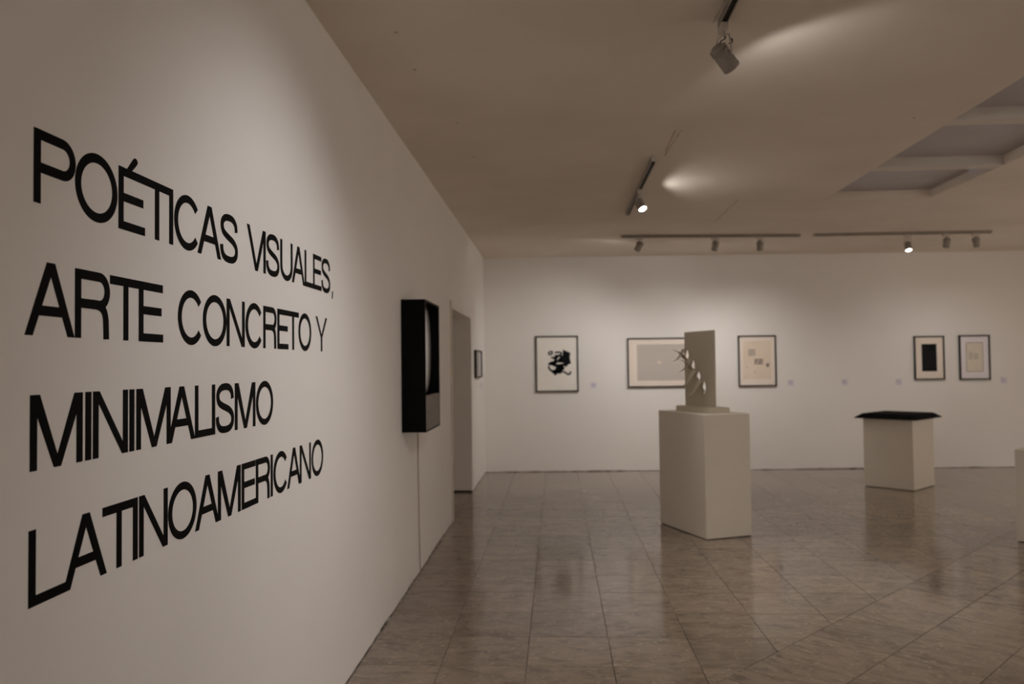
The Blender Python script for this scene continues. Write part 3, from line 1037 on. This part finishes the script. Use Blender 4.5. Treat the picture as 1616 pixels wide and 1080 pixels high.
def spotlight(label, at, aim, power, beam=55.0, blend=0.7, spill=0.05, lit=True, adapter_rot=0.0, col=LAMP_COL, drop=0.10, lens_show=True, wires=False, spill_ang=158, size=1.0, spill_aim=None):
    """track head: adapter in the rail, arm, cylindrical housing, lens, with its own beam"""
    at = Vector((at[0], at[1], H - 0.033))
    t = tag(empty('track_spotlight', at), label, 'spotlight', 'track spotlights')
    MB().box(-0.045, 0.045, -0.016, 0.016, -0.028, 0.0).build('adapter', M['lamp_plastic'], t, rotz=adapter_rot, bevel=0.003)
    piv = Vector((0, 0, -drop))
    aimd = (Vector(aim) - (at + piv)).normalized()
    side = aimd.cross(Vector((0, 0, 1))).normalized()
    arm = MB()
    arm.tube([(0, 0, -0.025), (0, 0, -0.045)], 0.009, 10)
    for s_ in (-1, 1):
        arm.tube([Vector((0, 0, -0.043)), side * s_ * 0.032 * size + Vector((0, 0, -0.052)), side * s_ * 0.043 * size + piv * 0.75, side * s_ * 0.043 * size + piv], 0.0045, 6)
    arm.build('arm', M['lamp_plastic'], t, smooth=True)
    q_ = aimd.to_track_quat('Z', 'Y')
    hb = MB().lathe([(0.0, -0.058), (0.022, -0.058), (0.032, -0.05), (0.036, -0.03), (0.036, -0.012), (0.0375, -0.010), (0.0375, 0.05), (0.039, 0.052), (0.039, 0.062), (0.0345, 0.062), (0.033, 0.050), (0.0, 0.050)], 28)
    hb.v = [tuple(c_ * size for c_ in p_) for p_ in hb.v]
    h = hb.build('housing', M['lamp_body'], t, piv, smooth=False)
    h.rotation_mode = 'QUATERNION'
    h.rotation_quaternion = q_
    for p_ in h.data.polygons:
        p_.use_smooth = True
    fins = MB()
    for k in range(3):
        fins.lathe([(0.030, -0.046 + k * 0.010), (0.0385, -0.046 + k * 0.010), (0.0385, -0.043 + k * 0.010), (0.030, -0.043 + k * 0.010)], 24)
    fins.v = [tuple(c_ * size for c_ in p_) for p_ in fins.v]
    fo = fins.build('cooling_fin', M['lamp_body'], h)
    ln = MB().lathe([(0.0005, 0.054), (0.018, 0.0565), (0.0335, 0.0555)], 24)
    ln.v = [tuple(c_ * size for c_ in p_) for p_ in ln.v]
    ln.build('lens', M['lens'] if lit else M['lamp_plastic'], h)
    if wires:
        wm = MB()
        wm.tube([(0.0, 0, -0.03), (0.004, -0.004, -0.05), (0.008, -0.006, -0.062)], 0.0022, 6)
        wm.tube([Vector((-0.025, -0.03, -0.105)), Vector((-0.018, -0.034, -0.085)), Vector((0.0, -0.03, -0.075)), Vector((0.006, -0.02, -0.06))], 0.0028, 6)
        wm.tube([Vector((0.022, -0.03, -0.07)), Vector((0.034, -0.03, -0.078)), Vector((0.032, -0.03, -0.092)), Vector((0.018, -0.03, -0.096))], 0.003, 6)
        wm.build('wire', M['wire'], t)
    if lit and power > 0:
        for nm, en, ang, bl_ in (('beam', power, beam, blend), ('spill', power * spill, spill_ang, 0.25)):
            if en <= 0:
                continue
            ld = bpy.data.lights.new(nm, 'SPOT')
            ld.energy = en
            ld.color = col
            ld.spot_size = math.radians(ang)
            ld.spot_blend = bl_
            ld.shadow_soft_size = 0.03
            lo_ = bpy.data.objects.new(nm, ld)
            COL.objects.link(lo_)
            lo_.parent = t
            lo_.location = piv + aimd * 0.068 * size
            lo_.rotation_mode = 'QUATERNION'
            sd = aimd
            if nm == 'spill' and spill_aim:
                sd = (Vector(spill_aim) - (at + piv)).normalized()
            lo_.rotation_quaternion = (-sd).to_track_quat('Z', 'Y')
    return t


track('straight ceiling track nearer the room corner, over the wide grey print', (0.80, 9.70, 0), (3.0, 9.90, 0))
track('straight ceiling track toward the right, over the low pedestal', (3.16, 9.885, 0), (5.29, 9.925, 0))
track('short ceiling track running toward the back wall in mid-room', (0.756, 6.04, 0), (0.750, 8.22, 0), 0.04, 0.5, (1.02,))
track('ceiling track running out of the top edge of the photo', (0.777, -1.2, 0), (0.773, 3.64, 0))

ty1 = lambda x: 9.70 + (x - 0.80) * 0.0909
ty2 = lambda x: 9.885 + (x - 3.16) * 0.0188
PB = 50.0
PAMB = 285.0
spotlight('track spotlight tilted left, nearest the corner on the back track', (1.02, ty1(1.02)), (-0.2, 11.5, 0.6), PB * 1.1, 104, 0.9, 0.10)
spotlight('track spotlight tilted left, above the sculpture', (1.955, ty1(1.955)), (1.55, 11.6, 0.6), PB, 100, 0.9, 0.05)
spotlight('track spotlight aimed straight at the tan print, right end of its track', (2.505, ty1(2.505)), (2.75, 11.6, 0.6), PB, 100, 0.9, 0.05)
spotlight('lit track spotlight facing the room with a glowing lens, on the right back track', (4.29, ty2(4.29)), (4.27, 9.25, 1.5), 30.0, 80, 0.9, 0.05, drop=0.14)
spotlight('track spotlight seen from behind, between the lit one and the rightmost one', (4.755, ty2(4.755)), (5.2, 11.7, 0.6), PB * 0.38, 100, 0.9, 0.05)
spotlight('rightmost track spotlight, tilted to the right', (5.105, ty2(5.105)), (6.2, 11.5, 0.6), PB * 0.38, 100, 0.9, 0.10)
spotlight('lit track spotlight with a glowing lens on the mid-room track', (0.757, 7.09), (1.75, 5.7, 0.6), 90.0, 84, 1.0, 0.10, spill_aim=(2.9, 6.75, 1.95), drop=0.115, adapter_rot=math.pi / 2)
spotlight('track spotlight with loose black wires at the end of the near track', (0.775, 3.62), (2.5, 4.9, 1.3), 45.0, 100, 1.0, 0.15, drop=0.145, adapter_rot=math.pi / 2, wires=True, size=1.05)
# heads further along the near track, over the photographer
spotlight('track spotlight over the photographer aimed at the lettering', (0.775, 2.75), (WL, 2.95, 1.25), 52.0, 84, 0.9, 0.0, col=(1.0, 0.985, 1.0), adapter_rot=math.pi / 2)
spotlight('added unseen fill spotlight aimed down at the near floor', (0.775, 2.2), (-0.1, 4.6, 0.0), 78.0, 96, 1.0, 0.0, adapter_rot=math.pi / 2)  # unseen head added to brighten the near floor
# added unseen tracks and spotlights by the right and rear walls, for ambient fill
track('added unseen ceiling track along the right wall, carrying fill lights', (6.6, -1.0, 0), (6.6, 9.2, 0))
track('added unseen ceiling track along the rear wall, carrying fill lights', (0.4, -1.75, 0), (7.6, -1.75, 0))
for k, y in enumerate((-0.5, 1.3, 3.1, 4.9, 6.7, 8.5)):
    spotlight('spotlight %s on the right wall track, added unseen for ambient fill' % ('nearest', 'second', 'third', 'fourth', 'fifth', 'farthest')[k], (6.6, y), (7.9, y, 0.4), (0.8, 0.9, 1.0, 1.0, 0.9, 0.6)[k] * PAMB, 135, 1.0, 0.0, adapter_rot=math.pi / 2)
for k, x in enumerate((1.0, 3.3, 5.6)):
    spotlight('spotlight %s on the rear wall track, added unseen for ambient fill' % ('leftmost', 'in the middle', 'rightmost')[k], (x, -1.75), (x, YR, 1.2), PAMB * 0.17, 95, 0.9, 0.0, col=(0.86, 0.98, 1.16))
